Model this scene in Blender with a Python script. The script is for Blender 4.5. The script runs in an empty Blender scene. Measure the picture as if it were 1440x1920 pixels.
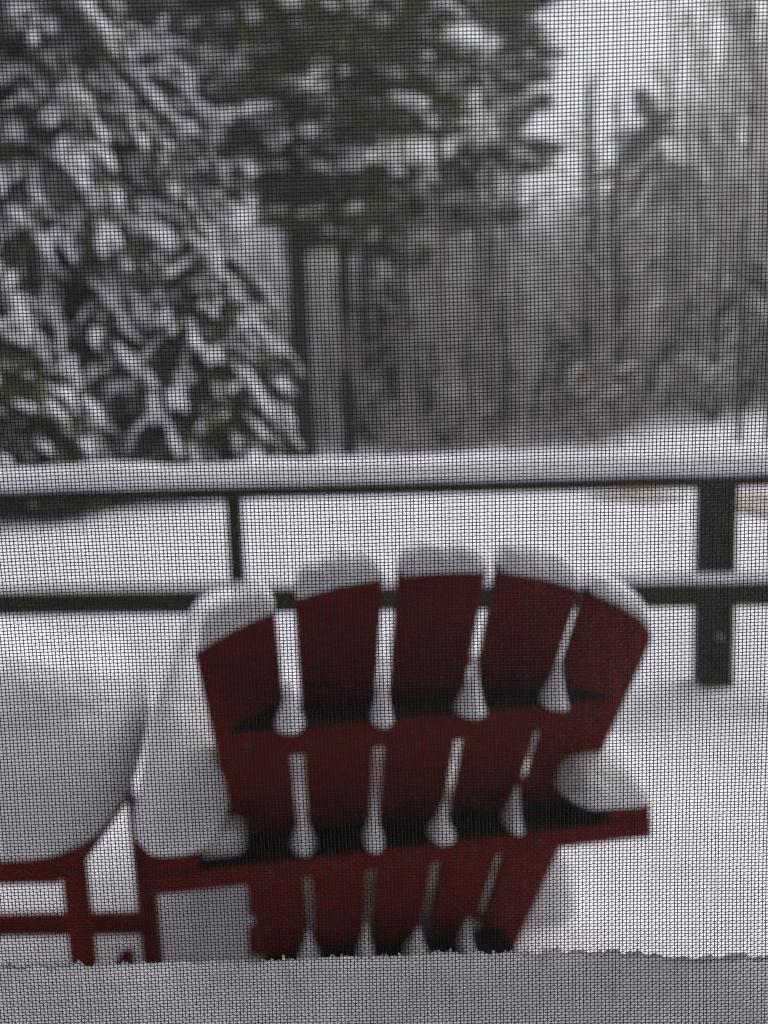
import bpy, math, random
import numpy as np
from mathutils import Vector, Matrix, noise
sc = bpy.context.scene
COL = sc.collection
R = math.radians

# ---------------------------------------------------------------- camera
F_PX = 1500.0                       # focal length in pixels of the 1440 px wide photograph
PITCH, ROLL, CAM_H = R(7.0), 0.030, 1.20
Fw = Vector((0, math.cos(PITCH), -math.sin(PITCH)))
Up = Vector((0, math.sin(PITCH), math.cos(PITCH)))
Xr = Vector((1, 0, 0))
cr = Xr*math.cos(ROLL) - Up*math.sin(ROLL)
cu = Up*math.cos(ROLL) + Xr*math.sin(ROLL)
CAM = Vector((0, 0, CAM_H))
SCREEN_Y = 0.330
cd = bpy.data.cameras.new('camera'); cam = bpy.data.objects.new('camera', cd); COL.objects.link(cam)
m = Matrix.Identity(4)
for i in range(3):
    m[i][0] = cr[i]; m[i][1] = cu[i]; m[i][2] = -Fw[i]; m[i][3] = CAM[i]
cam.matrix_world = m
cd.sensor_fit = 'HORIZONTAL'; cd.sensor_width = 36.0; cd.lens = F_PX/1440*36.0
cd.clip_start = 0.02; cd.clip_end = 1000
cd.dof.use_dof = True; cd.dof.focus_distance = 0.345; cd.dof.aperture_fstop = 7.0
sc.camera = cam

# ---------------------------------------------------------------- world and sun (overcast)
SUN_EL, SUN_AZ = R(56), R(62)       # azimuth from +Y (beyond the trees), positive = to the right
w = bpy.data.worlds.new('World'); sc.world = w; w.use_nodes = True
nt = w.node_tree; nt.nodes.clear()
sky = nt.nodes.new('ShaderNodeTexSky'); sky.sky_type = 'NISHITA'; sky.sun_disc = False
sky.sun_elevation = SUN_EL; sky.sun_rotation = SUN_AZ; sky.air_density = 1.0; sky.dust_density = 4.0; sky.ozone_density = 1.0
hs = nt.nodes.new('ShaderNodeHueSaturation'); hs.inputs['Saturation'].default_value = 0.24
bg = nt.nodes.new('ShaderNodeBackground'); bg.inputs['Strength'].default_value = 0.15
wo = nt.nodes.new('ShaderNodeOutputWorld')
nt.links.new(sky.outputs[0], hs.inputs['Color']); nt.links.new(hs.outputs[0], bg.inputs['Color']); nt.links.new(bg.outputs[0], wo.inputs['Surface'])
sl = bpy.data.lights.new('sun', 'SUN'); sl.energy = 0.6; sl.angle = R(60); sl.color = (1.0, 0.985, 0.97)
so = bpy.data.objects.new('sun', sl); COL.objects.link(so)
sd = Vector((math.sin(SUN_AZ)*math.cos(SUN_EL), math.cos(SUN_AZ)*math.cos(SUN_EL), math.sin(SUN_EL)))
so.rotation_euler = sd.to_track_quat('Z', 'Y').to_euler(); so.location = (0, 10, 20)
vs = sc.view_settings; vs.view_transform = 'Standard'; vs.look = 'None'; vs.gamma = 1.0; vs.use_curve_mapping = False
vs.exposure = 0.54
sc.cycles.max_bounces = 6; sc.cycles.diffuse_bounces = 3; sc.cycles.use_denoising = True
try: sc.cycles.pixel_filter_type = 'BLACKMAN_HARRIS'; sc.cycles.filter_width = 1.2
except Exception: pass

# ---------------------------------------------------------------- helpers
def at(px, py, Y):
    d = Fw + cr*((px-720)/F_PX) + cu*((960-py)/F_PX)
    return CAM + d*(Y/d.y)
def ray(px, py):
    return (Fw + cr*((px-720)/F_PX) + cu*((960-py)/F_PX))

def mat(name, rgb, rough=0.8, var=0.15, scale=8.0, bump=0.0, bscale=40.0, rgb2=None, spec=0.3, stretch=(1, 1, 1), sss=0.0):
    mt = bpy.data.materials.new(name); mt.use_nodes = True
    n = mt.node_tree; bs = n.nodes['Principled BSDF']
    bs.inputs['Roughness'].default_value = rough; bs.inputs['Specular IOR Level'].default_value = spec
    tc = n.nodes.new('ShaderNodeTexCoord'); mp = n.nodes.new('ShaderNodeMapping'); mp.inputs['Scale'].default_value = stretch
    n.links.new(tc.outputs['Object'], mp.inputs['Vector'])
    nz = n.nodes.new('ShaderNodeTexNoise'); nz.inputs['Scale'].default_value = scale; nz.inputs['Detail'].default_value = 5
    n.links.new(mp.outputs[0], nz.inputs['Vector'])
    cr_ = n.nodes.new('ShaderNodeValToRGB')
    b = rgb2 or tuple(c*(1-var) for c in rgb); a = rgb if rgb2 else tuple(min(1, c*(1+var)) for c in rgb)
    cr_.color_ramp.elements[0].position = 0.3; cr_.color_ramp.elements[1].position = 0.7
    cr_.color_ramp.elements[0].color = (*b, 1); cr_.color_ramp.elements[1].color = (*a, 1)
    n.links.new(nz.outputs['Fac'], cr_.inputs['Fac']); n.links.new(cr_.outputs[0], bs.inputs['Base Color'])
    if bump:
        n2 = n.nodes.new('ShaderNodeTexNoise'); n2.inputs['Scale'].default_value = bscale; n2.inputs['Detail'].default_value = 6
        n.links.new(mp.outputs[0], n2.inputs['Vector'])
        bp = n.nodes.new('ShaderNodeBump'); bp.inputs['Strength'].default_value = bump; bp.inputs['Distance'].default_value = 0.02
        n.links.new(n2.outputs['Fac'], bp.inputs['Height']); n.links.new(bp.outputs[0], bs.inputs['Normal'])
    return mt

M_SNOW = mat('snow', (0.88, 0.86, 0.92), 0.9, 0.03, 6, 0.45, 45, spec=0.1, rgb2=(0.80, 0.79, 0.83))
M_SNOWG = mat('granular_snow', (0.95, 0.95, 0.97), 0.9, 0.06, 22, 0.6, 700, spec=0.1, rgb2=(0.78, 0.775, 0.81))
M_RED = mat('red_paint', (0.150, 0.0056, 0.0044), 0.7, 0.0, 4, 0.25, 30, rgb2=(0.115, 0.0044, 0.0036), spec=0.07, stretch=(9, 9, 1.5))
M_SHADE = mat('painted_brace_shade', (0.010, 0.003, 0.003), 0.6, 0.3, 10, 0.1, 40, spec=0.04)  # near-black brace tops: shade under the leaning slats painted into the colour
M_RAIL = mat('dark_rail_wood', (0.032, 0.026, 0.017), 0.8, 0.3, 6, 0.2, 30, spec=0.06, stretch=(1, 6, 6))
M_DECK = mat('deck_wood', (0.09, 0.07, 0.055), 0.8, 0.3, 6)
M_WIRE = mat('screen_wire', (0.006, 0.006, 0.006), 0.5, 0.2, 500, spec=0.2)
M_FRAME = mat('screen_frame', (0.04, 0.04, 0.042), 0.5, 0.1, 20)
M_WALL = mat('house_siding', (0.52, 0.52, 0.51), 0.8, 0.1, 4)
M_ROOM = mat('room_paint', (0.10, 0.09, 0.085), 0.9, 0.05, 3)
M_BARK = mat('bark', (0.046, 0.033, 0.027), 0.95, 0.4, 6, 0.5, 20, spec=0.04, stretch=(4, 4, 0.6))
M_BARKF = mat('pale_bark', (0.07, 0.056, 0.049), 0.95, 0.35, 3, spec=0.04, stretch=(4, 4, 0.6))
M_CEDAR = mat('cedar_foliage', (0.070, 0.092, 0.046), 0.9, 0.4, 3, spec=0.04)
M_PINE = mat('pine_needles', (0.074, 0.092, 0.024), 0.9, 0.4, 2, spec=0.04)
M_SHRUB = mat('olive_foliage', (0.10, 0.10, 0.03), 0.85, 0.4, 4, spec=0.04)
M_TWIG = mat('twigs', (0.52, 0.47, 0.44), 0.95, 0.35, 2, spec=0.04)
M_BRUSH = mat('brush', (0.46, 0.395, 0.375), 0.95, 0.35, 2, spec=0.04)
M_LITTER = mat('leaf_litter', (0.30, 0.21, 0.15), 0.95, 0.0, 5, 0.4, 20, rgb2=(0.50, 0.46, 0.44))

def translucent(mt, amount):
    n = mt.node_tree; bs = n.nodes['Principled BSDF']; out = [k for k in n.nodes if k.type == 'OUTPUT_MATERIAL'][0]
    tl = n.nodes.new('ShaderNodeBsdfTranslucent'); tl.inputs['Color'].default_value = (.93, .94, .96, 1); mx = n.nodes.new('ShaderNodeMixShader'); mx.inputs[0].default_value = amount
    n.links.new(bs.inputs['Base Color'].links[0].from_socket, tl.inputs['Color']); n.links.new(bs.outputs[0], mx.inputs[1]); n.links.new(tl.outputs[0], mx.inputs[2]); n.links.new(mx.outputs[0], out.inputs['Surface'])
translucent(M_SNOWG, .82)

class MB:
    """collects shapes and links them as ONE mesh object"""
    def __init__(s): s.v = []; s.f = []; s.n = 0
    def add(s, verts, faces):
        o = s.n; s.v.extend([tuple(p) for p in verts]); s.f.extend([tuple(i+o for i in f) for f in faces]); s.n += len(verts)
    def box(s, c, size, M=None):
        hx, hy, hz = size[0]/2, size[1]/2, size[2]/2
        vs_ = [Vector((x, y, z)) for x in (-hx, hx) for y in (-hy, hy) for z in (-hz, hz)]
        if M is not None: vs_ = [M @ p for p in vs_]
        c = Vector(c)
        s.add([p+c for p in vs_], [(0, 1, 3, 2), (4, 6, 7, 5), (0, 4, 5, 1), (2, 3, 7, 6), (0, 2, 6, 4), (1, 5, 7, 3)])
    def beam(s, a, b, wid, hgt, up=Vector((0, 0, 1))):
        a, b = Vector(a), Vector(b); d = (b-a); L = d.length; d.normalize()
        side = d.cross(up); side.normalize(); u = side.cross(d); u.normalize()
        M = Matrix((d, side, u)).transposed()
        s.box((a+b)/2, (L, wid, hgt), M)
    def slab(s, pts, off):
        """closed outline (list of Vectors, coplanar) extruded by the vector off"""
        n = len(pts)
        s.add([Vector(p) for p in pts] + [Vector(p)+off for p in pts],
              [tuple(range(n)), tuple(range(2*n-1, n-1, -1))] + [(i, i+n, (i+1) % n + n, (i+1) % n) for i in range(n)])
    def tube(s, pts, rad, k=6):
        pts = [Vector(p) for p in pts]; rings = []
        for i, p in enumerate(pts):
            d = (pts[min(i+1, len(pts)-1)]-pts[max(i-1, 0)]); d.normalize()
            a = d.orthogonal() if abs(d.z) > .9 else d.cross(Vector((0, 0, 1))); a.normalize(); b = d.cross(a)
            r = rad[i] if hasattr(rad, '__len__') else rad
            rings.append([p + (a*math.cos(2*math.pi*j/k) + b*math.sin(2*math.pi*j/k))*r for j in range(k)])
        vs_ = [q for rg in rings for q in rg]; fs = []
        for i in range(len(pts)-1):
            for j in range(k):
                fs.append((i*k+j, i*k+(j+1) % k, (i+1)*k+(j+1) % k, (i+1)*k+j))
        fs.append(tuple(range(k-1, -1, -1))); fs.append(tuple(range((len(pts)-1)*k, len(pts)*k)))
        s.add(vs_, fs)
    def blob(s, c, ax, nz=0.25, nu=8, nv=5, seed=0.0, freq=1.7):
        """a lumpy ellipsoid; ax = three axis vectors"""
        c = Vector(c); vs_ = []
        def P(dx, dy, dz):
            k = 1 + nz*noise.noise(Vector((dx, dy, dz))*freq + Vector((seed, seed*.7, seed*1.3)))*1.6
            return c + (ax[0]*dx + ax[1]*dy + ax[2]*dz)*k
        vs_.append(P(0, 0, -1))
        for i in range(1, nv):
            t = -math.pi/2 + math.pi*i/nv
            for j in range(nu):
                a = 2*math.pi*j/nu
                vs_.append(P(math.cos(t)*math.cos(a), math.cos(t)*math.sin(a), math.sin(t)))
        vs_.append(P(0, 0, 1)); fs = []; last = len(vs_)-1
        for j in range(nu):
            fs.append((0, 1+(j+1) % nu, 1+j)); fs.append((last, last-nu+j, last-nu+(j+1) % nu))
        for i in range(nv-2):
            for j in range(nu):
                a, b = 1+i*nu+j, 1+i*nu+(j+1) % nu
                fs.append((a, b, b+nu, a+nu))
        s.add(vs_, fs)
    def quad(s, c, u, v):
        c = Vector(c); s.add([c-u-v, c+u-v*.3, c+u*1.1+v*.4, c-u*.4+v], [(0, 1, 2, 3)])
    def build(s, name, material, parent=None, smooth=False, bevel=0.0):
        me = bpy.data.meshes.new(name); me.from_pydata(s.v, [], s.f); me.materials.append(material)
        if smooth: me.polygons.foreach_set('use_smooth', [True]*len(me.polygons))
        me.update()
        o = bpy.data.objects.new(name, me); COL.objects.link(o)
        if parent is not None:
            o.parent = parent; o.matrix_parent_inverse = Matrix.Translation(-parent.location)
        if bevel:
            b = o.modifiers.new('bevel', 'BEVEL'); b.width = bevel; b.segments = 2; b.limit_method = 'ANGLE'
        return o

def tag(o, label, cat, group=None):
    o['label'] = label; o['category'] = cat
    if group: o['group'] = group
    return o
def thing(name, loc, label, cat, group=None):
    o = bpy.data.objects.new(name, None); o.empty_display_size = 0.1; o.location = loc; COL.objects.link(o)
    return tag(o, label, cat, group)
def stuffp(o):
    o['kind'] = 'stuff'; return o
def structure(o):
    o['kind'] = 'structure'; return o
def n3(x, y, z=0): return noise.noise(Vector((x, y, z)))

def heap(name, c, a, b, h, label, cat='snow heap', group=None, yaw=0.0, e1=0.75, e2=0.6, bumps=0.10, freq=5.0, seed=0.0, under=0.25, nu=110, nv=46, lean=(0, 0), material=None):
    """rounded heap of snow resting on a surface at height c.z: superellipse plan, domed top, undercut skirt"""
    c = Vector(c); vs_ = []; fs = []
    def sp(x, e): return math.copysign(abs(x)**e, x)
    for i in range(nv+1):
        t = i/nv                                    # 0 bottom rim .. 1 top
        ph = -0.35 + t*(math.pi/2+0.35)
        rr = max(math.cos(ph), 0)**e1 if ph > 0 else 1 - under*(ph/0.35)**2*0.5
        zz = h*(0.12 + 0.88*max(math.sin(ph), 0)**0.9) if ph > 0 else h*0.12*(1+ph/0.35)
        for j in range(nu):
            an = 2*math.pi*j/nu
            x = a*rr*sp(math.cos(an), e2); y = b*rr*sp(math.sin(an), e2)
            k = bumps*(n3(x*freq+seed, y*freq, zz*freq) + .5*n3(x*freq*2.3+seed, y*freq*2.3, zz*freq*2.3) + .16*n3(x*freq*7+seed, y*freq*7, zz*freq*7))
            f = min(1, t*4)
            q = Vector((x*(1+k)+lean[0]*zz, y*(1+k)+lean[1]*zz, zz*(1+k*f*1.5)))
            q = Matrix.Rotation(yaw, 3, 'Z') @ q
            vs_.append(c+q)
    for i in range(nv):
        for j in range(nu):
            fs.append((i*nu+j, i*nu+(j+1) % nu, (i+1)*nu+(j+1) % nu, (i+1)*nu+j))
    fs.append(tuple(range(nu-1, -1, -1))); fs.append(tuple(range(nv*nu, (nv+1)*nu)))
    g = MB(); g.add(vs_, fs)
    return tag(g.build(name, material or M_SNOW, smooth=True), label, cat, group)

def loaf(name, pts, wid, hgt, label, cat='snow', group=None, seed=0.0, up=Vector((0, 0, 1)), k=14, ends=True, jit=0.18, freq=4.0, side=None, hfun=None):
    """long rounded ridge of snow lying along a line of points"""
    pts = [Vector(p) for p in pts]; n = len(pts); vs_ = []; fs = []
    for i, p in enumerate(pts):
        d = pts[min(i+1, n-1)]-pts[max(i-1, 0)]; d.normalize()
        sd_ = side if side is not None else d.cross(up).normalized()
        t = i/(n-1); e = 1.0
        if ends: e = max(0.02, (1-abs(2*t-1)**5))**0.5
        hh = (hgt if hfun is None else hfun(t))*e*(1+jit*n3(t*freq*3+seed, seed)+.5*jit*n3(t*freq*9+seed, seed))
        ww = wid*(0.75+.25*e)*(1+.5*jit*n3(t*freq*4+seed+9, 2))
        for j in range(k+1):
            a = math.pi*j/k
            q = p + sd_*(ww/2*math.copysign(abs(math.cos(a))**0.7, math.cos(a))) + up*(hh*math.sin(a)**0.75*(1+.12*n3(t*30+seed, j*.7)))
            vs_.append(q)
    for i in range(n-1):
        for j in range(k):
            a = i*(k+1)+j; fs.append((a, a+1, a+k+2, a+k+1))
        fs.append((i*(k+1)+k, i*(k+1), (i+1)*(k+1), (i+1)*(k+1)+k))
    fs.append(tuple(range(k+1))); fs.append(tuple(range(n*(k+1)-1, (n-1)*(k+1)-1, -1)))
    g = MB(); g.add(vs_, fs)
    return tag(g.build(name, M_SNOW, smooth=True), label, cat, group)

# ================================================================= SETTING
def sheet(name, material, xs, ys, zf, skirt=None):
    nx, ny = len(xs), len(ys); vs_ = [(x, y, zf(x, y)) for y in ys for x in xs]
    fs = [(j*nx+i, j*nx+i+1, (j+1)*nx+i+1, (j+1)*nx+i) for j in range(ny-1) for i in range(nx-1)]
    g = MB(); g.add(vs_, fs); return structure(g.build(name, material, smooth=True))
def lin(a, b, n): return [a+(b-a)*i/(n-1) for i in range(n)]

TK = [(-30, -.5), (2.9, -.5), (3.3, -.15), (3.9, .18), (4.8, .46), (6.0, .58), (7, .62), (11, .58), (16, .66), (25, .95), (60, 2.6), (420, 12)]
def terrain(x, y):
    k = TK; z = k[0][1]
    for (a, za), (b, zb) in zip(k, k[1:]):
        if y >= a: z = za+(zb-za)*min(1, (y-a)/(b-a))
    return z + (0.07*n3(x*.25, y*.25) + .02*n3(x*1.1, y*1.1))*min(1, y/8) + (.085*min(6, max(0, x-1.2))*min(1, max(0, y-8)/8))
ysg = lin(2.0, 14, 60) + lin(14.6, 60, 50)[0:] + lin(70, 420, 20)
sheet('snowy_ground', M_SNOW, lin(-120, -16, 20)+lin(-14, 14, 70)+lin(16, 120, 20), [-30, -10, -2]+ysg, terrain)

# railing line: a little nearer on the right
RY = R(-4.0); RD = Vector((math.cos(RY), math.sin(RY), 0)); RN = Vector((-RD.y, RD.x, 0)); RO = Vector((0, 2.62, 0))
def rl(x, z, off=0.0): return RO + RD*x + RN*off + Vector((0, 0, z))
def rail_hit(px, py, off=0.0):
    d = ray(px, py); t = (RO + RN*off - CAM).dot(RN)/d.dot(RN); p = CAM + d*t
    return (p-RO).dot(RD), p.z
SNOW_Z = rail_hit(1335, 1283)[1]                    # where the snow meets the post
def deck_top(x, y):
    z = SNOW_Z - .17*math.exp(-((x+.47)**2/.10+(y-1.25)**2/.09)) + 0.035*n3(x*1.3+3, y*1.3) + 0.012*n3(x*4, y*4+2) 
    return z
g = MB(); g.box((0, 1.55, -0.02), (9.0, 2.30, 0.04)); structure(g.build('deck', M_DECK))
xs = lin(-4.4, 4.4, 120); ys = lin(0.46, 2.74, 60)
vs_ = []; fs = []
def dz(x, y):
    e = min(1, (2.745-y)/.12, (y-.0)/.12, (4.41-abs(x))/.12); e = max(0, e)**.5
    return max(0.004, deck_top(x, y)*e)
o_ = sheet('deck_snow', M_SNOW, xs, ys, dz)

# house wall with the window opening, and the dim room the picture is taken from
WX, WZ0, WZ1 = 0.50, 0.80, 1.72
def wall_boxes(g):
    y, t, W, H = 0.375, 0.15, 3.0, 2.35
    g.box(((-W-WX)/2, y, H/2), (W-WX, t, H)); g.box(((W+WX)/2, y, H/2), (W-WX, t, H))
    g.box((0, y, WZ0/2), (2*WX-.004, t, WZ0)); g.box((0, y, (WZ1+H)/2), (2*WX-.004, t, H-WZ1))
g = MB(); wall_boxes(g); structure(g.build('house_wall', M_WALL))
g = MB()
for c, s in (((0, -1.12, -.03), (5.9, 2.84, .05)), ((0, -1.12, 2.32), (5.9, 2.84, .05)), ((-2.98, -1.12, 1.15), (.05, 2.84, 2.28)), ((2.98, -1.12, 1.15), (.05, 2.84, 2.28)), ((0, -2.57, 1.15), (5.9, .05, 2.28))):
    g.box(c, s)
structure(g.build('room', M_ROOM))

# ================================================================= INSECT SCREEN
def make_screen():
    root = thing('insect_screen', (0, SCREEN_Y, WZ0), 'fine dark woven wire insect screen filling the whole window', 'insect screen')
    px_, pz_ = 0.00162, 0.00141
    x0, x1, z0, z1 = -0.47, 0.47, WZ0+.02, WZ1-.02
    xs = np.arange(x0, x1, px_); zs = np.arange(z0, z1, pz_)
    rng = np.random.default_rng(4)
    def smooth_wander(n, amp, step):
        k = int(n/step)+4; a = rng.normal(0, amp, k); t = np.arange(n)/step; i = t.astype(int); f = t-i; f = f*f*(3-2*f)
        return a[i]*(1-f)+a[i+1]*f
    def bulge(X, Z):
        return 0.004*np.cos(X*3.1)*np.cos((Z-1.25)*3.0) - .004
    # slow distortion shared by neighbouring wires, and a little of each wire's own
    def warpz(X, Z): return 0.0005*np.sin(X*17+Z*9)+0.0003*np.sin(X*41-Z*23+1)
    def warpx(X, Z): return 0.0004*np.sin(Z*15+X*7)+0.0003*np.sin(Z*37-X*19+2)
    r = 0.000216
    tri = np.array([[0, 1], [-.87, -.5], [.87, -.5]])
    V = []; Fc = []; off = 0
    def add_wires(P, A, B):                          # P: wires x points x 3; A,B: unit offsets of the ring
        nonlocal off
        nw, npt = P.shape[:2]
        ring = np.stack([P + r*(t[0]*A+t[1]*B) for t in tri], axis=2)      # nw,npt,3,3
        V.append(ring.reshape(-1, 3))
        idx = (np.arange(nw*npt*3).reshape(nw, npt, 3)) + off
        a = idx[:, :-1, :]; b = idx[:, 1:, :]
        q = np.stack([a, np.roll(a, -1, 2), np.roll(b, -1, 2), b], axis=-1).reshape(-1, 4)
        Fc.append(q); off += nw*npt*3
    # upright wires: nearly straight
    zz = np.arange(z0, z1, pz_*6)
    X, Z = np.meshgrid(xs, zz, indexing='ij')
    jit = rng.normal(0, 0.00007, len(xs))[:, None] + np.stack([smooth_wander(len(zz), .00005, 5) for _ in xs])
    P = np.stack([X+warpx(X, Z)+jit, SCREEN_Y+bulge(X, Z), Z], -1)
    add_wires(P, np.array([1., 0, 0]), np.array([0, -1., 0]))
    # level wires: weave over and under, one point at each crossing
    Z, X = np.meshgrid(zs, xs, indexing='ij')
    jit = rng.normal(0, 0.00005, len(zs))[:, None] + np.stack([smooth_wander(len(xs), .00004, 14) for _ in zs])
    par = ((np.arange(len(zs))[:, None] + np.arange(len(xs))[None, :]) % 2)*2.0-1
    dep = par*0.00030
    P = np.stack([X+warpx(X, Z), SCREEN_Y+bulge(X, Z)+dep, Z+warpz(X, Z)+jit+par*0.00009+rng.normal(0, .00003, X.shape)], -1)
    add_wires(P, np.array([0, 0, 1.]), np.array([0, -1., 0]))
    V = np.concatenate(V).astype(np.float32); Fc = np.concatenate(Fc).astype(np.int32)
    me = bpy.data.meshes.new('wire_mesh'); me.vertices.add(len(V)); me.vertices.foreach_set('co', V.ravel())
    me.loops.add(Fc.size); me.loops.foreach_set('vertex_index', Fc.ravel())
    me.polygons.add(len(Fc)); me.polygons.foreach_set('loop_start', np.arange(0, Fc.size, 4, dtype=np.int32))
    me.polygons.foreach_set('use_smooth', np.ones(len(Fc), dtype=bool))
    me.update(calc_edges=True); me.materials.append(M_WIRE)
    o = bpy.data.objects.new('wire_mesh', me); COL.objects.link(o); o.parent = root; o.matrix_parent_inverse = Matrix.Translation(-root.location)
    g = MB(); y = SCREEN_Y
    g.box((-.483, y, (WZ0+WZ1)/2), (.03, .016, WZ1-WZ0-.006)); g.box((.483, y, (WZ0+WZ1)/2), (.03, .016, WZ1-WZ0-.006))
    g.box((0, y, WZ0+.017), (.934, .016, .028)); g.box((0, y, WZ1-.017), (.934, .016, .028))
    g.build('frame', M_FRAME, root)
make_screen()

# snow banked on the sill against the outside of the screen, ragged granular crest
def sill_bank():
    rng = random.Random(5)
    xs = lin(-.49, -.21, 120) + lin(-.2095, .2095, 900) + lin(.21, .49, 120)
    zt0 = at(500, 1799, SCREEN_Y+.002).z
    cols = []
    y0 = SCREEN_Y+0.0012
    cl = 0
    for x in xs:
        px = 720 + x/0.36*F_PX*1.02
        base = zt0 + 0.0012*n3(x*25, 1)*1.5 + .0011*n3(x*110, 4) + ROLL*0.0
        if x > .075: base -= 0.007*min(1, (x-.075)/.06)
        rag = 0.0020*n3(x*150, 9) + 0.0042*max(0, n3(x*520, 12)-.05) + .0030*max(0, n3(x*1100, 15)-.1)
        cols.append((x, base+rag))
    prof = [(0.0, -.145), (0, -.10), (0, -.06), (0, -.03), (0, -.015)] + [(0, -.012+.0008*i) for i in range(14)] + [(0.0, 0.0), (.0012, -.0003), (.003, -.002), (.006, -.006), (.012, -.014), (.025, -.032), (.05, -.065), (.085, -.11), (.12, -.15)]
    vs_ = []; K = len(prof)
    for (x, zt) in cols:
        for i, (dy, dzz) in enumerate(prof):
            z = max(zt+dzz, WZ0+.001 if dy < .1 else WZ0-.0)
            bul = 0.0
            if dy == 0 and i < 19: bul = 0.0016*max(0, n3(x*300, z*300, 3)) + .001*n3(x*90, z*90, 8)+.004*max(0, n3(x*14, z*22, 5))
            if dy > 0: z += min(dy*.4, .004)*n3(x*60, dy*60, 7)
            vs_.append((x, y0+max(0, bul)+dy*(1+ (0.5*min(1, max(0, x-.075)/.05))), z))
    fs = [(i*K+j, (i+1)*K+j, (i+1)*K+j+1, i*K+j+1) for i in range(len(cols)-1) for j in range(K-1)]
    g = MB(); g.add(vs_, fs)
    n = len(cols)
    return tag(g.build('snow_bank', M_SNOWG, smooth=True), 'low ragged bank of granular snow pressed against the foot of the screen', 'snow bank')
sill_bank()

# ================================================================= RAILING
rail_root = thing('deck_railing', rl(0, 0), 'dark brown wooden deck railing with snow along its rails', 'railing')
xt, zt = rail_hit(720, 912, -.09); z_top = zt+.01     # underside of the snow
zb_l = rail_hit(200, 1153, -.085)[1]; zb_t = rail_hit(200, 1111, -.085)[1]
TH = 0.040
g = MB(); g.beam(rl(-4.3, z_top-TH/2), rl(4.3, z_top-TH/2), .17, TH); g.build('top_rail', M_RAIL, rail_root, bevel=.004)
LH = zb_t-zb_l
g = MB(); g.beam(rl(-4.3, (zb_t+zb_l)/2, -.045-.02), rl(4.3, (zb_t+zb_l)/2, -.045-.02), .04, LH); g.build('lower_rail', M_RAIL, rail_root, bevel=.004)
xp = rail_hit(1338, 1180)[0]; PW = 0.1
for x in (xp, xp-2.75, xp+2.75, xp-5.0):
    g = MB(); g.beam(rl(x, -.7), rl(x, z_top-TH-.002), PW, PW, up=RN); p = g.build('post', M_RAIL, rail_root, bevel=.005)
    if x == xp:
        b = MB(); q = rl(*[rail_hit(1340, 1186)[0], rail_hit(1340, 1186)[1]], -.05)
        b.tube([q-RN*.008, q+RN*.002], .009, 8); b.build('bolt', mat('bolt_metal', (.35, .35, .36), .4, .1), p)
xb = rail_hit(441, 1000)[0]
for x in (xb, xb-1.3):
    g = MB(); g.beam(rl(x, zb_l), rl(x, z_top-TH-.002), .045, .045, up=RN); g.build('baluster', M_RAIL, rail_root, bevel=.003)
loaf('snow_ridge', [rl(x, z_top) for x in lin(-4.2, 4.2, 180)], .165, .078, 'long rounded ridge of snow along the top rail of the railing', 'snow ridge', 'snow lying on the railing', seed=2, jit=.17, freq=9)
loaf('snow_ridge', [rl(x, zb_t, -.065) for x in lin(-4.2, 4.2, 180)], .034, .028, 'thin strip of snow along the lower rail of the railing', 'snow ridge', 'snow lying on the railing', seed=7, jit=.3)

# ================================================================= RED CHAIR
YAW = R(9.0)                                        # right side farther from the window
CU = Vector((math.cos(YAW), math.sin(YAW), 0)); CN = Vector((-math.sin(YAW), math.cos(YAW), 0))   # across / forward (away from the window)
P_top = at(830, 1075, 1.02); P_bot = at(735, 1800, 1.24)
dd = P_bot-P_top
rec = math.atan2(dd.dot(CN), -dd.z)                 # recline
CS = (Vector((0, 0, 1))*math.cos(rec) - CN*math.sin(rec)).normalized()       # up along the back
CB = CU.cross(CS).normalized()                                                # normal; points away from the camera
if CB.y < 0: CB = -CB
def onback(px, py, off=0.0):
    d = ray(px, py); t = (P_top + CB*off - CAM).dot(CB)/d.dot(CB)
    return CAM + d*t
chair = thing('garden_chair', (P_bot.x, P_bot.y+.1, 0), 'dark red wooden fan-backed garden chair seen from behind, loaded with snow', 'chair')
slats = [
 [(366, 1236), (371, 1222), (400, 1200), (440, 1178), (478, 1160), (515, 1145), (585, 1805), (495, 1810)],
 [(552, 1124), (590, 1110), (632, 1098), (675, 1090), (718, 1085), (679, 1800), (594, 1802)],
 [(749, 1080), (790, 1075), (830, 1072), (872, 1071), (913, 1073), (778, 1800), (695, 1800)],
 [(936, 1073), (975, 1077), (1013, 1084), (1050, 1094), (1088, 1108), (872, 1800), (796, 1800)],
 [(1104, 1112), (1135, 1124), (1165, 1140), (1195, 1160), (1215, 1177), (1223, 1190), (1221, 1206), (960, 1795), (888, 1800)]]
TS = 0.021
slat_top = []
for k, pl in enumerate(slats):
    P = [onback(*q) for q in pl]
    br, bl = P[-2], P[-1]
    tr = P[-3]; tl = P[0]
    P[-2] = br + (br-tr)*.16; P[-1] = bl + (bl-tl)*.16
    g = MB(); g.slab(P, CB*TS); g.build('back_slat', M_RED, chair, bevel=.003)
    slat_top.append([p for p in P[:-2]])
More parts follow.
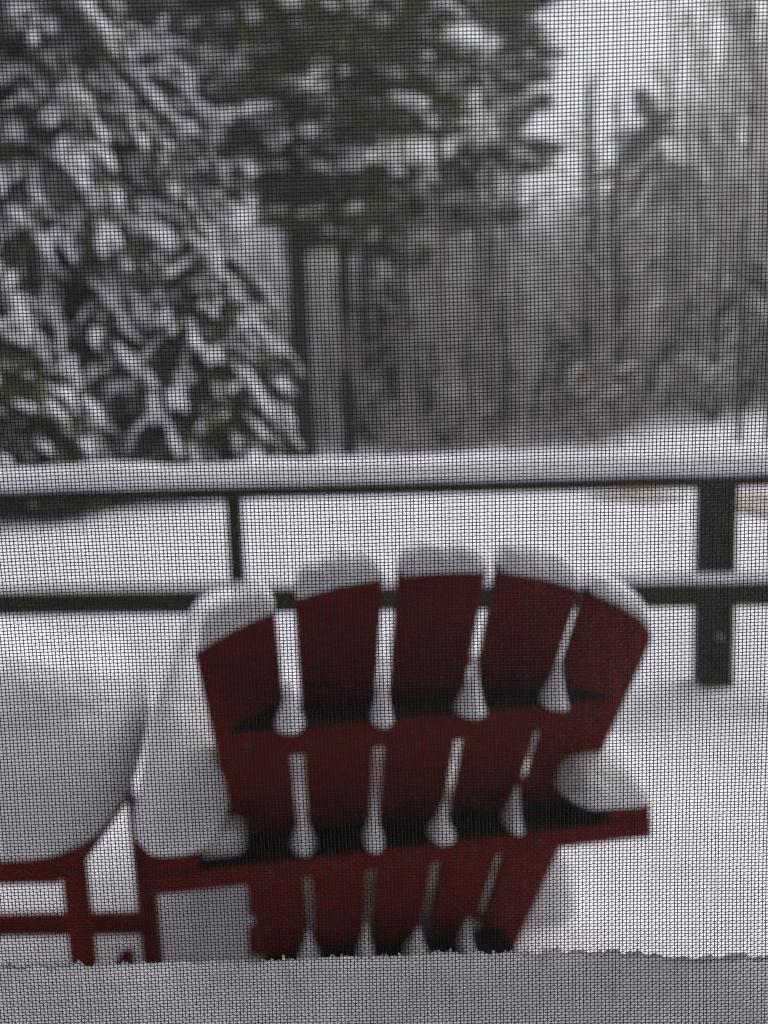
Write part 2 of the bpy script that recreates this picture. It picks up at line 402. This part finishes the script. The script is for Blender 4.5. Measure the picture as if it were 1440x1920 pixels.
def brace(name, px0, px1, py_front, D, H, x_ext=(0, 0)):
    """flat board behind the slats: top meets the slats at (centre, py_front)"""
    p = onback(760, py_front); z = p.z
    # ends measured on the rear edge
    def hit(px):
        d = ray(px, py_front+50); t = (p - CN*D - CAM).dot(CN)/d.dot(CN); q = CAM+d*t; return (q-p).dot(CU)
    a, b = hit(px0), hit(px1)
    r_ = 0.05 if name == 'upper_brace' else 0.004
    out = [p + CU*a - CN*(D), p + CU*b - CN*D]
    # rounded front corners on the upper brace
    sh = 0.004*math.tan(rec)+.001
    out += [p + CU*(b+.0) - CN*(D*.75), p + CU*(b-r_*.35) - CN*(D*.35), p + CU*(b-r_) - CN*sh, p + CU*(a+r_) - CN*sh, p + CU*(a+r_*.35) - CN*(D*.35), p + CU*a - CN*(D*.75)]
    g = MB(); g.slab([q-Vector((0, 0, H)) for q in out], Vector((0, 0, H)))
    o = g.build(name, M_RED, chair, bevel=.003); o.data.materials.append(M_SHADE)
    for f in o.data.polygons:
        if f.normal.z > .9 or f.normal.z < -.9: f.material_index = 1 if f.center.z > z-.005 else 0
    return p, a, b
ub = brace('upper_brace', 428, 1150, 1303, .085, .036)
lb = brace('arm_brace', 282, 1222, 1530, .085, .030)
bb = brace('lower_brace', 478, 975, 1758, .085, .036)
# screw heads along the two upper braces
M_SCREW = mat('screw_metal', (.05, .03, .028), .5, .2)
for br_, nm_, z0_ in ((ub, 'upper_brace', -.018), (lb, 'arm_brace', -.015)):
    par = [c for c in chair.children if c.name.startswith(nm_)][0]
    for k in range(5):
        p, a, b = br_; d = ray((465, 637, 805, 965, 1124)[k] if nm_ == 'upper_brace' else (505, 632, 765, 890, 1010)[k], 1395 if nm_ == 'upper_brace' else 1615); q = CAM + d*((p-CN*.0845-CAM).dot(CN)/d.dot(CN))
        u = (q-p).dot(CU); c = p + CU*u - CN*.0845 + Vector((0, 0, z0_))
        g = MB(); g.tube([c, c-CN*.003], .0042, 8); g.build('screw', M_SCREW, par)
# arms run forward from the arm brace
def arm(side):
    p, a, b = lb
    u = (a+.035) if side < 0 else (b-.042)
    c0 = p + CU*u - CN*.087; z = p.z + .012
    out = []
    wr, wf = .062, .135
    inn = -side
    for (v, ww) in ((0, wr), (.15, wr+.01), (.35, .10), (.55, wf), (.68, wf), (.72, wf*.7)):
        out.append((v, ww))
    pts = [c0 + CN*v + CU*(side*ww*.62) for v, ww in out] + [c0 + CN*v - CU*(side*ww*.38) for v, ww in reversed(out)]
    pts = [Vector((q.x, q.y, z-.010+.02*((q-c0).dot(CN)))) for q in pts]
    g = MB(); g.slab(pts, Vector((0, 0, .022))); o = g.build('arm_rest', M_RED, chair, bevel=.003)
    # block under the arm's rear end and front leg
    g = MB(); q = c0 + CN*.03; g.box((q.x, q.y, z-.020), (.030, .05, .018), Matrix.Rotation(YAW, 3, 'Z')); g.build('arm_bracket', M_RED, o)
    q = c0 + CN*.60
    g = MB(); g.beam((q.x, q.y, .0), (q.x, q.y, z-.003), .035, .09, up=CU); g.build('front_leg', M_RED, chair, bevel=.003)
    return c0, z
aL = arm(-1); aR = arm(1)
base = bb[0]
for s_ in (-1, 1):
    a = Vector((base.x, base.y, 0)) + CU*(s_*.115)
    g = MB(); g.beam(a - CN*.22 + Vector((0, 0, .05)), a + CN*.48 + Vector((0, 0, .33)), .03, .11); g.build('side_rail', M_RED, chair, bevel=.003)
for i in range(5):
    v = .135+.075*i
    q = Vector((base.x, base.y, 0)) + CN*v + Vector((0, 0, .225+.4*v*.95))
    g = MB(); g.beam(q-CU*.26, q+CU*.26, .06, .02); g.build('seat_slat', M_RED, chair)

# snow on the chair
CAPS = 'snow caps on the slat tops of the red chair'
names = ['leftmost slat of the red chair, sliding down outward', 'second slat from the left of the red chair', 'level middle slat of the red chair', 'second slat from the right of the red chair', 'rightmost slat of the red chair, tapering outward']
hts = [.040, .040, .038, .042, .034]
for k, tp in enumerate(slat_top):
    pts = []
    src = tp[1:] if k == 0 else (tp[:-2] if k == 4 else tp)
    for i in range(len(src)-1):
        for j in range(6): pts.append(src[i].lerp(src[i+1], j/6))
    pts.append(src[-1]); pts = [p + CB*(TS*.62) - Vector((0, 0, .002)) for p in pts]
    pts[0] = pts[0].lerp(pts[1], .5)
    loaf('snow_ridge', pts, .058, hts[k], 'rounded grey snow cap on the ' + names[k], 'snow cap', CAPS, seed=11+k*3, k=12, jit=.12, freq=1.5, side=CN)
def bell(p, h, w, dpt, label, group, seed):
    g = MB(); nu, nv = 20, 10; vs_ = []; fs = []
    for i in range(nv+1):
        t = i/nv; r_ = (1-t)**1.7*(1-.16) + .16
        for j in range(nu):
            a = 2*math.pi*j/nu
            k = 1+.12*n3(math.cos(a)*1.3+seed, math.sin(a)*1.3, t*2)
            q = p + CU*(w*.5*r_*math.cos(a)*k) + CN*(dpt*.5*((1-t)**1.2*.9+.1)*math.sin(a)*k) + CS*(h*t)
            vs_.append(q)
    for i in range(nv):
        for j in range(nu): fs.append((i*nu+j, i*nu+(j+1) % nu, (i+1)*nu+(j+1) % nu, (i+1)*nu+j))
    fs.append(tuple(range(nu-1, -1, -1))); fs.append(tuple(range(nv*nu, (nv+1)*nu)))
    g.add(vs_, fs)
    return tag(g.build('snow_clump', M_SNOW, smooth=True), label, 'snow clump', group)
gapn = ['first gap from the left', 'second gap from the left', 'third gap from the left', 'rightmost gap']
def gap_bells(br, pys, xs_, bases, nm, h):
    p, a, b = br
    for k in range(4):
        q = onback(xs_[k], pys[k]); c = Vector((q.x, q.y, p.z)) - CN*.038
        # foot of the heap sits on the brace top
        d = ray(bases[k][0], bases[k][1]); t = (p.z-CAM.z)/d.z; c = CAM + d*t
        c = c + CN*.027
        bell(c, h*1.15*(.68+.5*abs(math.sin(k*2.1+h*40))), .030*(.75+.6*abs(math.sin(k*1.7+h*70))), .07, 'bell of snow on the %s chair brace in the %s' % (nm, gapn[k]), 'snow clumps in the gaps of the chair back', 3.1*k+h*10)
gap_bells(ub, [1300]*4, [545, 722, 895, 1055], [(546, 1372), (722, 1361), (893, 1345), (1052, 1330)], 'upper', .070)
gap_bells(lb, [1530]*4, [572, 708, 838, 972], [(572, 1600), (706, 1594), (836, 1580), (972, 1562)], 'arm-level', .060)
gap_bells(bb, [1750]*4, [582, 690, 788, 884], [(583, 1822), (690, 1815), (788, 1808), (882, 1798)], 'lowest', .06)

c0, z = aL
heap('snow_heap', c0 + CN*.275 - CU*.002 + Vector((0, 0, z+.012-c0.z+.006)), .072, .30, .25, 'tall heap of snow on the left arm of the red chair', 'snow heap', 'snow heaps on the chair', yaw=YAW, seed=3, bumps=.08, e1=.7, lean=(.20, .42), under=.1)
c0, z = aR
heap('snow_heap', c0 + CN*.30 - CU*.020 + Vector((0, 0, z+.012-c0.z+.002)), .072, .32, .068, 'small rounded grey lump of snow on the right arm of the red chair', 'snow heap', 'snow heaps on the chair', yaw=YAW, seed=5, bumps=.12, e1=.42, e2=.5, under=.08)
for ppx, ppy, ww, hh, nm in ((412, 1614, .034, .042, 'small lump of snow between the left arm heap and the chair back'),):
    d = ray(ppx, ppy); c = CAM + d*((lb[0].z-CAM.z)/d.z) + CN*.045
    heap('snow_heap', c, ww, .040, hh, nm, 'snow heap', 'snow heaps on the chair', yaw=YAW, seed=ppx*.1, bumps=.22, freq=9, e1=.5, e2=.5, under=.05, nu=40, nv=18)
q = Vector((base.x, base.y, .30)) + CN*.32
heap('snow_heap', q, .25, .275, .46, 'deep snow filling the seat of the red chair, seen through the slat gaps', 'snow heap', 'snow heaps on the chair', yaw=YAW, seed=8, bumps=.08, e1=.5, lean=(0, -.10))
q = onback(1000, 1790)
heap('snow_heap', (q.x+.018, q.y+.13, .22), .082, .09, .25, 'grey mound of snow beside the lower right edge of the chair back', 'snow heap', 'snow heaps beside the chair', seed=12, e1=.9, bumps=.1)

# ================================================================= RED SIDE TABLE
zt_ = .55
def onz(px, py, z):
    d = ray(px, py); return CAM + d*((z-CAM.z)/d.z)
fr = onz(150, 1606, zt_); bk = onz(252, 1464, zt_)
TX = (Vector((-1, 0.03, 0))).normalized(); TY = Vector((bk.x-fr.x, bk.y-fr.y, 0)); TD = TY.length; TY.normalize(); TW = .46
table = thing('side_table', (fr.x-.2, fr.y+.15, 0), 'small dark red side table under a big snow mound at the left edge', 'table')
g = MB(); g.slab([Vector((p.x, p.y, zt_-.022)) for p in (fr, fr+TX*TW, fr+TX*TW+TY*TD, fr+TY*TD)], Vector((0, 0, .022))); g.build('tabletop', M_RED, table, bevel=.004)
LW = .031
cs = [fr+TX*LW*.6+TY*LW*.6, fr+TX*(TW-LW*.6)+TY*LW*.6, fr+TX*(TW-LW*.6)+TY*(TD-LW*.6), fr+TX*LW*.6+TY*(TD-LW*.6)]
pb = CAM+ray(279, 1700)*((cs[3].y-CAM.y)/ray(279, 1700).y)
for i, c in enumerate(cs):
    sx = .012
    if i == 3: c = Vector((pb.x-.006, c.y, 0))
    g = MB(); g.beam((c.x+sx, c.y, 0), (c.x, c.y, zt_-.024), LW, LW, up=Vector((0, 1, 0))); g.build('leg', M_RED, table, bevel=.003)
def xy(c, z): return Vector((c.x, c.y, z))
g = MB(); g.beam(xy(cs[0], zt_-.036)+TX*.022, xy(cs[1], zt_-.036)-TX*.022, .02, .026); g.build('apron', M_RED, table)
g = MB(); g.beam(xy(cs[3], zt_-.036)+TX*.022, xy(cs[2], zt_-.036)-TX*.022, .02, .026); g.build('apron', M_RED, table)
zs_ = (CAM + ray(200, 1733)*((cs[3].y-CAM.y)/ray(200, 1733).y)).z
g = MB(); g.beam(xy(Vector((pb.x, cs[3].y, 0)), zs_)+TX*.012, xy(cs[2], zs_)-TX*.022, .022, .032); g.build('stretcher', M_RED, table)
g = MB(); g.beam(xy(cs[0], zs_-.05)+TY*.022, xy(cs[3], zs_-.05)-TY*.022, .022, .03); g.build('stretcher', M_RED, table)
mid = fr+TX*TW/2+TY*TD/2
heap('snow_heap', (mid.x+.0, mid.y+.0, zt_+.003), TW/2+.02, TD/2+.03, .30, 'big rounded snow mound on the red side table at the left edge', 'snow heap', seed=21, bumps=.07, e1=.38, e2=.55, freq=4, under=.12, lean=(.26, .10), nu=96, nv=40)

# ================================================================= TREES
rng = random.Random(11)
def limb(p0, d, L, droop, n=7, lift=.12):
    return [p0 + d*(L*t) + Vector((0, 0, lift*L*t - droop*L*t*t)) for t in [i/(n-1) for i in range(n)]]
def tangent(pts, t):
    i = min(len(pts)-2, int(t*(len(pts)-1))); return (pts[i+1]-pts[i]).normalized()
def along(pts, t):
    f = t*(len(pts)-1); i = min(len(pts)-2, int(f)); return pts[i].lerp(pts[i+1], f-i)
def rv(s=1): return Vector((rng.gauss(0, s), rng.gauss(0, s), rng.gauss(0, s)))

def spruce(name, x, y, H, Rb, nb, label, droop=.75, snow=1.0, leaf=.055, zmin=.13, fol=None, group='snow-laden evergreens behind the railing', blob=1.0, leaves=190, wild=.2):
    z0 = terrain(x, y); root = thing(name, (x, y, z0), label, 'tree', group)
    tr = MB(); tr.tube([(x, y, z0-.2), (x+.02, y, z0+H*.5), (x, y, z0+H)], [.02*H+.03, .013*H+.02, .01], 8)
    tr.build('trunk', M_BARK, root)
    cr_ = MB(); sn = MB(); br = MB()
    for i in range(nb):
        t = zmin + (1-zmin)*(i/nb)**1.0
        zc = z0 + H*t; L = Rb*(1-t)**.7*(1+wild*rng.uniform(-1, .25)) + .15
        az = i*2.39996 + rng.gauss(0, .25)
        d = Vector((math.cos(az), math.sin(az), 0))
        pts = limb(Vector((x, y, zc)), d, L, droop*(.8+.4*rng.random()))
        br.tube(pts, [.02*(1-.8*k/6) for k in range(7)], 4)
        sd_ = d.cross(Vector((0, 0, 1)))
        L0 = L
        zt1 = lambda q: terrain(q.x, q.y)+.06
        for k in range(int(leaves*L/Rb)+20):
            tt = .12+.88*rng.random()**.8; p = along(pts, tt); tg = tangent(pts, tt)
            wdt = .30*L*(1.05-tt)+.06
            o = sd_*rng.gauss(0, wdt*.5)
            q = p + o + Vector((0, 0, (rng.uniform(.02, .10) if rng.random() < .42 else -abs(rng.gauss(0, .08)))-.25*abs(o.length)))
            if q.z < zt1(q) or q.y < 5.4: continue
            u = (tg + sd_*(.5 if o.dot(sd_) > 0 else -.5) + rv(.25)).normalized()*leaf*rng.uniform(.7, 1.6)
            v = u.cross(rv()).normalized()*leaf*rng.uniform(.3, .55)
            cr_.quad(q, u, v)
        ns = max(2, int(L*5*snow))
        for k in range(ns):
            tt = .22+.76*(k+rng.random()*.8)/ns
            p = along(pts, min(1, tt)); tg = tangent(pts, min(1, tt))
            o = sd_*rng.gauss(0, .10*L)
            ln = rng.uniform(.07, .16)*blob; wd = rng.uniform(.035, .065)*blob
            u = (tg + sd_*rng.gauss(0, .35)).normalized(); s_ = u.cross(Vector((0, 0, 1))).normalized(); n_ = s_.cross(u)
            if (p+o).z < zt1(p+o)+.05 or (p+o).y < 5.5: continue
            for _ in range(3):
                k_ = rng.uniform(.45, .85)
                sn.blob(p + o + u*rng.gauss(0, ln*.7) + s_*rng.gauss(0, wd*.9) + Vector((0, 0, .03+rng.gauss(0, .02)-.2*abs(o.length))), (u*ln*k_*1.35, s_*wd*k_*.95, n_*wd*.55*k_), .4, 7, 5, rng.random()*50)
    stuffp(br.build('branches', M_BARK, root)); stuffp(cr_.build('crown', fol or M_CEDAR, root)); stuffp(sn.build('snow_load', M_SNOW, root, smooth=True))
    return root

def pine(name, px, Y, H, zc0, label, reach=3.2, rad=.14, nb=34, leaf=.10, snow=1.0, lean=0.0, fol=None, group='tall pines beyond the railing', dens=60, zc1=None, cone=False):
    p = at(px, 840, Y); x, y = p.x, p.y; z0 = terrain(x, y); root = thing(name, (x, y, z0), label, 'tree', group)
    tr = MB(); pts = [Vector((x+lean*t*H+.05*n3(t*4, px), y, z0-.2+t*(H+.2))) for t in lin(0, 1, 12)]
    tr.tube(pts, [rad*(1.15-.95*i/11) for i in range(12)], 10); tr.build('trunk', M_BARK, root, smooth=True)
    cr_ = MB(); sn = MB(); br = MB(); zc1 = zc1 or H
    for i in range(nb):
        t = i/nb; zz = zc0 + (zc1-zc0)*t - (rng.random()*2.1 if rng.random() < .34 else 0); az = i*2.39996+rng.gauss(0, .3)
        L = reach*(.38+.62*min(1, t*2.2))*(.5+.65*rng.random())*((1.12-t) if cone else (1.15-.5*t))
        d = Vector((math.cos(az), math.sin(az), 0)); st = Vector((x+lean*zz, y, z0+zz))
        pts = limb(st, d, L, rng.uniform(.18, .42), lift=.18)
        br.tube(pts, [.035*(1-.85*k/6) for k in range(7)], 5); sd_ = d.cross(Vector((0, 0, 1)))
        nc = int(4+L*4)
        for k in range(nc):
            tt = .25+.75*(k+rng.random())/nc; o = sd_*rng.gauss(0, .17*L*(1.1-tt*.5)); c = along(pts, min(1, tt))+o+Vector((0, 0, rng.gauss(0, .06)-.15*abs(o.length)))
            R_ = rng.uniform(.14, .28)
            for m_ in range(dens):
                dr = rv().normalized(); q = c + Vector((dr.x*R_*1.3, dr.y*R_*1.3, dr.z*R_*.5))*rng.random()**.5
                u = (dr + d*.4 + Vector((0, 0, .1))).normalized()*leaf*rng.uniform(.6, 1.3); v = u.cross(rv()).normalized()*leaf*.16
                cr_.quad(q, u, v)
            if rng.random() < .62*snow:
                for _ in range(rng.choice((1, 1, 2))):
                    u = (d+sd_*rng.gauss(0, .4)+Vector((0, 0, -rng.random()*.5))).normalized(); s_ = u.cross(Vector((0, 0, 1))).normalized(); n_ = s_.cross(u)
                    ln = rng.uniform(.12, .30); wd = rng.uniform(.07, .14)
                    sn.blob(c+Vector((rng.gauss(0, .08), rng.gauss(0, .08), R_*.4)), (u*ln, s_*wd, n_*wd*.6), .4, 7, 5, rng.random()*50)
    stuffp(br.build('branches', M_BARK, root)); stuffp(cr_.build('crown', fol or M_PINE, root)); stuffp(sn.build('snow_load', M_SNOW, root, smooth=True))
    return root

def young_spruces():
    for px, Y, H, Rb in ((745, 15, 3.0, .8), (905, 17, 3.4, .9), (1060, 14.5, 2.2, .7), (1240, 18, 3.8, 1.0), (1395, 16, 3.0, .9), (690, 18.5, 4.2, 1.0), (830, 13.5, 1.7, .6)):
        spruce('young_spruce', at(px, 840, Y).x, Y, H, Rb, 44, 'small dark young spruce dusted with snow among the bare trees', droop=.5, blob=1.2, snow=1.3, leaves=60, leaf=.08, wild=.4, group='young spruces in the woods')
def px_x(px, Y): return at(px, 840, Y).x
spruce('cedar_tree', px_x(95, 7.2), 7.2, 6.3, 2.25, 300, 'large cedar bowed under snow, its boughs drooping at the left edge', droop=.80, blob=1.25, snow=1.7, wild=.4)
spruce('cedar_tree', px_x(385, 6.6), 6.6, 2.0, 1.0, 70, 'smaller snow-bent cedar just left of the pine trunks', droop=.75, blob=1.25, snow=1.5, wild=.4)
spruce('cedar_tree', px_x(20, 5.8), 5.8, 1.6, 1.1, 70, 'low snow-bent cedar in the left corner above the railing', droop=.75, blob=1.2, snow=1.5, wild=.4)
spruce('cedar_tree', px_x(330, 9.0), 9.0, 4.6, 1.7, 130, 'snowy cedar half hidden between the large cedar and the thick pine', droop=.6, blob=1.6, snow=1.5, wild=.5)
spruce('cedar_tree', px_x(-30, 9.5), 9.5, 6.4, 1.7, 110, 'tall thin cedar against the white sky at the upper left', droop=.5, blob=1.5, snow=2.2, leaves=80, wild=.5)
pine('pine_tree', 572, 11.5, 11.5, 3.8, 'thick dark pine trunk left of centre under a snowy crown', reach=3.1, rad=.14, nb=52, snow=1.0)
pine('pine_tree', 655, 12.6, 12.5, 4.1, 'thinner pine trunk standing just right of the thick one', reach=3.6, rad=.10, nb=46, snow=1.0)
pine('pine_tree', 255, 13.0, 13, 4.6, 'dark pine crown high in the upper left behind the cedar', reach=3.3, rad=.13, nb=64, snow=.7)
pine('pine_tree', 835, 16.0, 13, 4.4, 'snow-clumped pine behind the two trunks, right of centre', reach=2.7, rad=.09, nb=46, snow=1.2)
pine('pine_tree', 1205, 38.0, 13.2, 3.5, 'far hazy pine rising among the bare woods at right', reach=4.6, rad=.14, nb=84, snow=1.1, leaf=.16, dens=44, cone=True)
pine('pine_tree', 975, 22.0, 12.5, 6.5, 'slim pine reaching the top of the view right of the pine crowns', reach=1.5, rad=.09, nb=44, snow=1.1, leaf=.13, dens=44, cone=True)

def bare(name, px, Y, H, rad, label, group, nb=16, lean=0.0, sub=6, snow=True, spread=.35, upr=.75):
    p = at(px, 840, Y); x, y = p.x, p.y; z0 = terrain(x, y); root = thing(name, (x, y, z0), label, 'tree', group)
    tr = MB(); pts = [Vector((x+lean*t*H+.12*n3(t*3, px), y+.1*n3(t*3, px+50), z0-.2+t*(H+.2))) for t in lin(0, 1, 10)]
    tr.tube(pts, [rad*(1.1-1.0*i/9)+.008 for i in range(10)], 7); tr.build('trunk', M_BARKF, root, smooth=True)
    br = MB(); sn = MB()
    for i in range(nb):
        t = .22+.74*i/nb; st = along(pts, t); az = rng.random()*6.28
        L = H*spread*(1.05-t)*rng.uniform(.6, 1.3)
        d = Vector((math.cos(az)*.75, math.sin(az)*.75, upr)).normalized()
        bp = limb(st, d, L, .12, 6, .05); br.tube(bp, [rad*.32*(1-.8*k/5)+.004 for k in range(6)], 4)
        if snow and rng.random() < .22:
            for k in range(2):
                c = along(bp, rng.random()); u = tangent(bp, .5); s_ = u.cross(Vector((0, 0, 1))).normalized()
                sn.blob(c+Vector((0, 0, .03)), (u*rng.uniform(.12, .3), s_*.05, s_.cross(u)*.04), .3, 6, 4, rng.random()*40)
        for j in range(sub):
            s2 = along(bp, .3+.7*rng.random()); d2 = (d+rv(.45)).normalized()
            tp = limb(s2, d2, L*rng.uniform(.25, .5), .15, 4, .05); br.tube(tp, [.012, .009, .007, .004], 3)
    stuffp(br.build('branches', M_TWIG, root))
    if sn.n: stuffp(sn.build('snow_load', M_SNOW, root, smooth=True))
    return root
GB = 'slender bare trees in the woods'
bl = 'slender bare grey-brown tree in the blurred woods behind the railing'
for bx, nm in ((1440, 'tallest bare tree, its fine upright twigs filling the upper right corner'), (1385, 'thin bare tree with upright twigs beside the tallest bare tree at upper right')):
    bare('bare_tree', bx, 10.5, 8.5, .026, nm, GB, nb=30, sub=10, spread=.34, upr=2.4, snow=False)
for i in range(9):
    bare('bare_tree', rng.uniform(1240, 1460), rng.uniform(13, 19), rng.uniform(7.5, 10.0), rng.uniform(.025, .05), 'tall bare tree with fine upright twigs at upper right', 'tall bare trees at the right', nb=24, sub=8, spread=.30, upr=2.2, snow=False)
for i in range(46):
    bx = rng.uniform(660, 1480)
    if 950 < bx < 1050: bx += 150
    bare('bare_tree', bx, rng.uniform(13, 24), rng.uniform(5.5, 9.0) if bx < 930 else rng.uniform(3.5, 6.0), rng.uniform(.04, .13), bl, GB, nb=18, sub=6, lean=rng.gauss(0, .02))

# far wood: one mass of stems, twigs and snow nobody could count
def far_wood():
    st = MB()
    for i in range(950):
        y = rng.uniform(22, 62); x = rng.uniform(-1, 1)*y*.62; z0 = terrain(x, y); sx = x/y*F_PX+720
        if (960 < sx < 1045 or 430 < sx < 555) and rng.random() < .8: continue
        H = rng.uniform(.55, 1.0)*(.30*y+1.5)*(1.0 if sx < 930 else .62); 
        l = rng.gauss(0, .03); r_ = rng.uniform(.04, .13)
        st.tube([(x, y, z0-.3), (x+l*H*.5, y, z0+H*.5), (x+l*H+rng.gauss(0, .2), y, z0+H)], [r_, r_*.7, .015], 4)
        for k in range(15):
            t = rng.uniform(.12, .97); p = Vector((x+l*H*t, y, z0+H*t)); d = Vector((rng.gauss(0, .6), rng.gauss(0, .6), .7)).normalized(); L = H*.26*(1.15-t)+.3
            st.tube([p, p+d*L*.6, p+d*L+Vector((0, 0, .1*L))], [r_*.35+.012, .018, .010], 3)
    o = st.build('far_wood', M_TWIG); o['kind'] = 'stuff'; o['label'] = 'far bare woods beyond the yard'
    fo = MB()
    for i in range(6200):
        y = rng.uniform(16, 55); x = rng.uniform(-1, 1)*y*.62; z0 = terrain(x, y)
        c = Vector((x, y, z0+rng.random()**1.6*(.22*y))); s_ = rng.uniform(.10, .36)*(.5+y/45)
        ux = Vector((rng.gauss(0, .18), 0, 1)).normalized(); uz = ux.cross(Vector((0, 1, 0)))
        fo.blob(c, (ux*s_*rng.uniform(.9, 3.2), Vector((0, s_*.5, 0)), uz*s_*.33), .5, 6, 4, rng.random()*80)
    o = fo.build('wood_snow', M_SNOW, smooth=True); o['kind'] = 'stuff'; o['label'] = 'snow lodged in the far woods'
    ub_ = MB()
    for i in range(1150):
        y = rng.uniform(10, 26); x = rng.uniform(-.35, .55 if y < 14 else 1)*y*.60; z0 = terrain(x, y); h = .5+3.6*rng.random()**2.2; sx = x/y*F_PX+720
        if y < 13.5 and 400 < sx < 720: continue
        if 950 < sx < 1050 and h > 1.3 and rng.random() < .75: continue
        d = Vector((rng.gauss(0, .25), rng.gauss(0, .25), 1)).normalized(); p = Vector((x, y, z0-.05)); m1 = p+d*h*.5+rv(.06); e = p+d*h+rv(.15)
        ub_.tube([p, m1, e], [.018, .014, .007], 3); 
        for k in range(2): ub_.tube([m1, m1+(d+rv(.5))*h*.35], [.010, .006], 3)
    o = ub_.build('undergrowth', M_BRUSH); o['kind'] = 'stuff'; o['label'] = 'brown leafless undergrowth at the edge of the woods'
far_wood()

def shrub(px, Y, h, r_, label, fol=M_SHRUB, n=420, snow=10):
    p = at(px, 840, Y); z0 = terrain(p.x, p.y); root = thing('shrub', (p.x, p.y, z0), label, 'shrub', 'shrubs at the edge of the yard')
    cr_ = MB(); sn = MB(); br = MB()
    for i in range(14):
        d = Vector((rng.gauss(0, .5), rng.gauss(0, .5), 1)).normalized(); pts = limb(Vector((p.x, p.y, z0)), d, h*rng.uniform(.7, 1.1), .1)
        br.tube(pts, [.014*(1-.7*k/6) for k in range(7)], 4)
        for k in range(n//14):
            c = along(pts, .3+.7*rng.random())+rv(r_*.25); u = rv().normalized()*.06; cr_.quad(c, u, u.cross(rv()).normalized()*.03)
        if i < snow:
            c = along(pts, .6+.4*rng.random())+Vector((0, 0, .04)); sn.blob(c, (Vector((rng.uniform(.08, .2), 0, .05)), Vector((0, .08, 0)), Vector((0, 0, .05))), .35, 7, 5, rng.random()*40)
    stuffp(br.build('stems', M_BARK, root)); stuffp(cr_.build('foliage', fol, root)); stuffp(sn.build('snow_load', M_SNOW, root, smooth=True))
young_spruces()
shrub(1110, 12.5, 1.25, .7, 'olive green shrub with a streak of snow above the railing at right')
shrub(870, 13.5, 1.1, .6, 'low dull shrub dusted with snow above the middle of the railing', n=260)
shrub(1330, 14, 1.3, .8, 'brownish shrub behind the right railing post', fol=M_TWIG, n=380)

M_LITTER_DARK = mat('dark_litter', (0.085, 0.07, 0.055), 0.95, 0.0, 5, 0.4, 20, rgb2=(0.20, 0.18, 0.165), spec=0.04)
def patch(name, px, py, rx, ry, seed, material=None):
    d = ray(px, py); t = 3.0
    while t < 80 and (CAM+d*t).z > terrain(*(CAM+d*t).to_2d()): t += .05
    c = CAM+d*t; vs_ = [(c.x, c.y, terrain(c.x, c.y)+.012)]; n = 40
    rings = 6
    for r_ in range(1, rings+1):
        for j in range(n):
            a = 2*math.pi*j/n; k = r_/rings*(1+.45*n3(math.cos(a)*1.6+seed, math.sin(a)*1.6))
            x, y = c.x+rx*k*math.cos(a), c.y+ry*k*math.sin(a); vs_.append((x, y, terrain(x, y)+.02))
    fs = [(0, 1+j, 1+(j+1) % n) for j in range(n)]
    for r_ in range(rings-1):
        for j in range(n): a = 1+r_*n+j; b = 1+r_*n+(j+1) % n; fs.append((a, a+n, b+n, b))
    g = MB(); g.add(vs_, fs); structure(g.build(name, material or M_LITTER, smooth=True))
patch('bare_ground', 30, 962, .9, .28, 3, M_LITTER_DARK)
patch('bare_ground', 1195, 936, .30, .16, 8)
patch('bare_ground', 1445, 950, .3, .4, 15)

# ================================================================= AIR
def haze():
    g = MB(); g.box((0, 22, 11), (150, 100, 26))
    o = g.build('haze', M_SNOW); o.data.materials.clear()
    mt = bpy.data.materials.new('haze'); mt.use_nodes = True; n = mt.node_tree; n.nodes.clear()
    v = n.nodes.new('ShaderNodeVolumePrincipled'); v.inputs['Density'].default_value = HAZE; v.inputs['Color'].default_value = (.92, .93, .95, 1); v.inputs['Anisotropy'].default_value = 0.2
    out = n.nodes.new('ShaderNodeOutputMaterial'); n.links.new(v.outputs[0], out.inputs['Volume'])
    o.data.materials.append(mt); o['kind'] = 'stuff'; o['label'] = 'thin snowy haze'
HAZE = 0.007
haze()
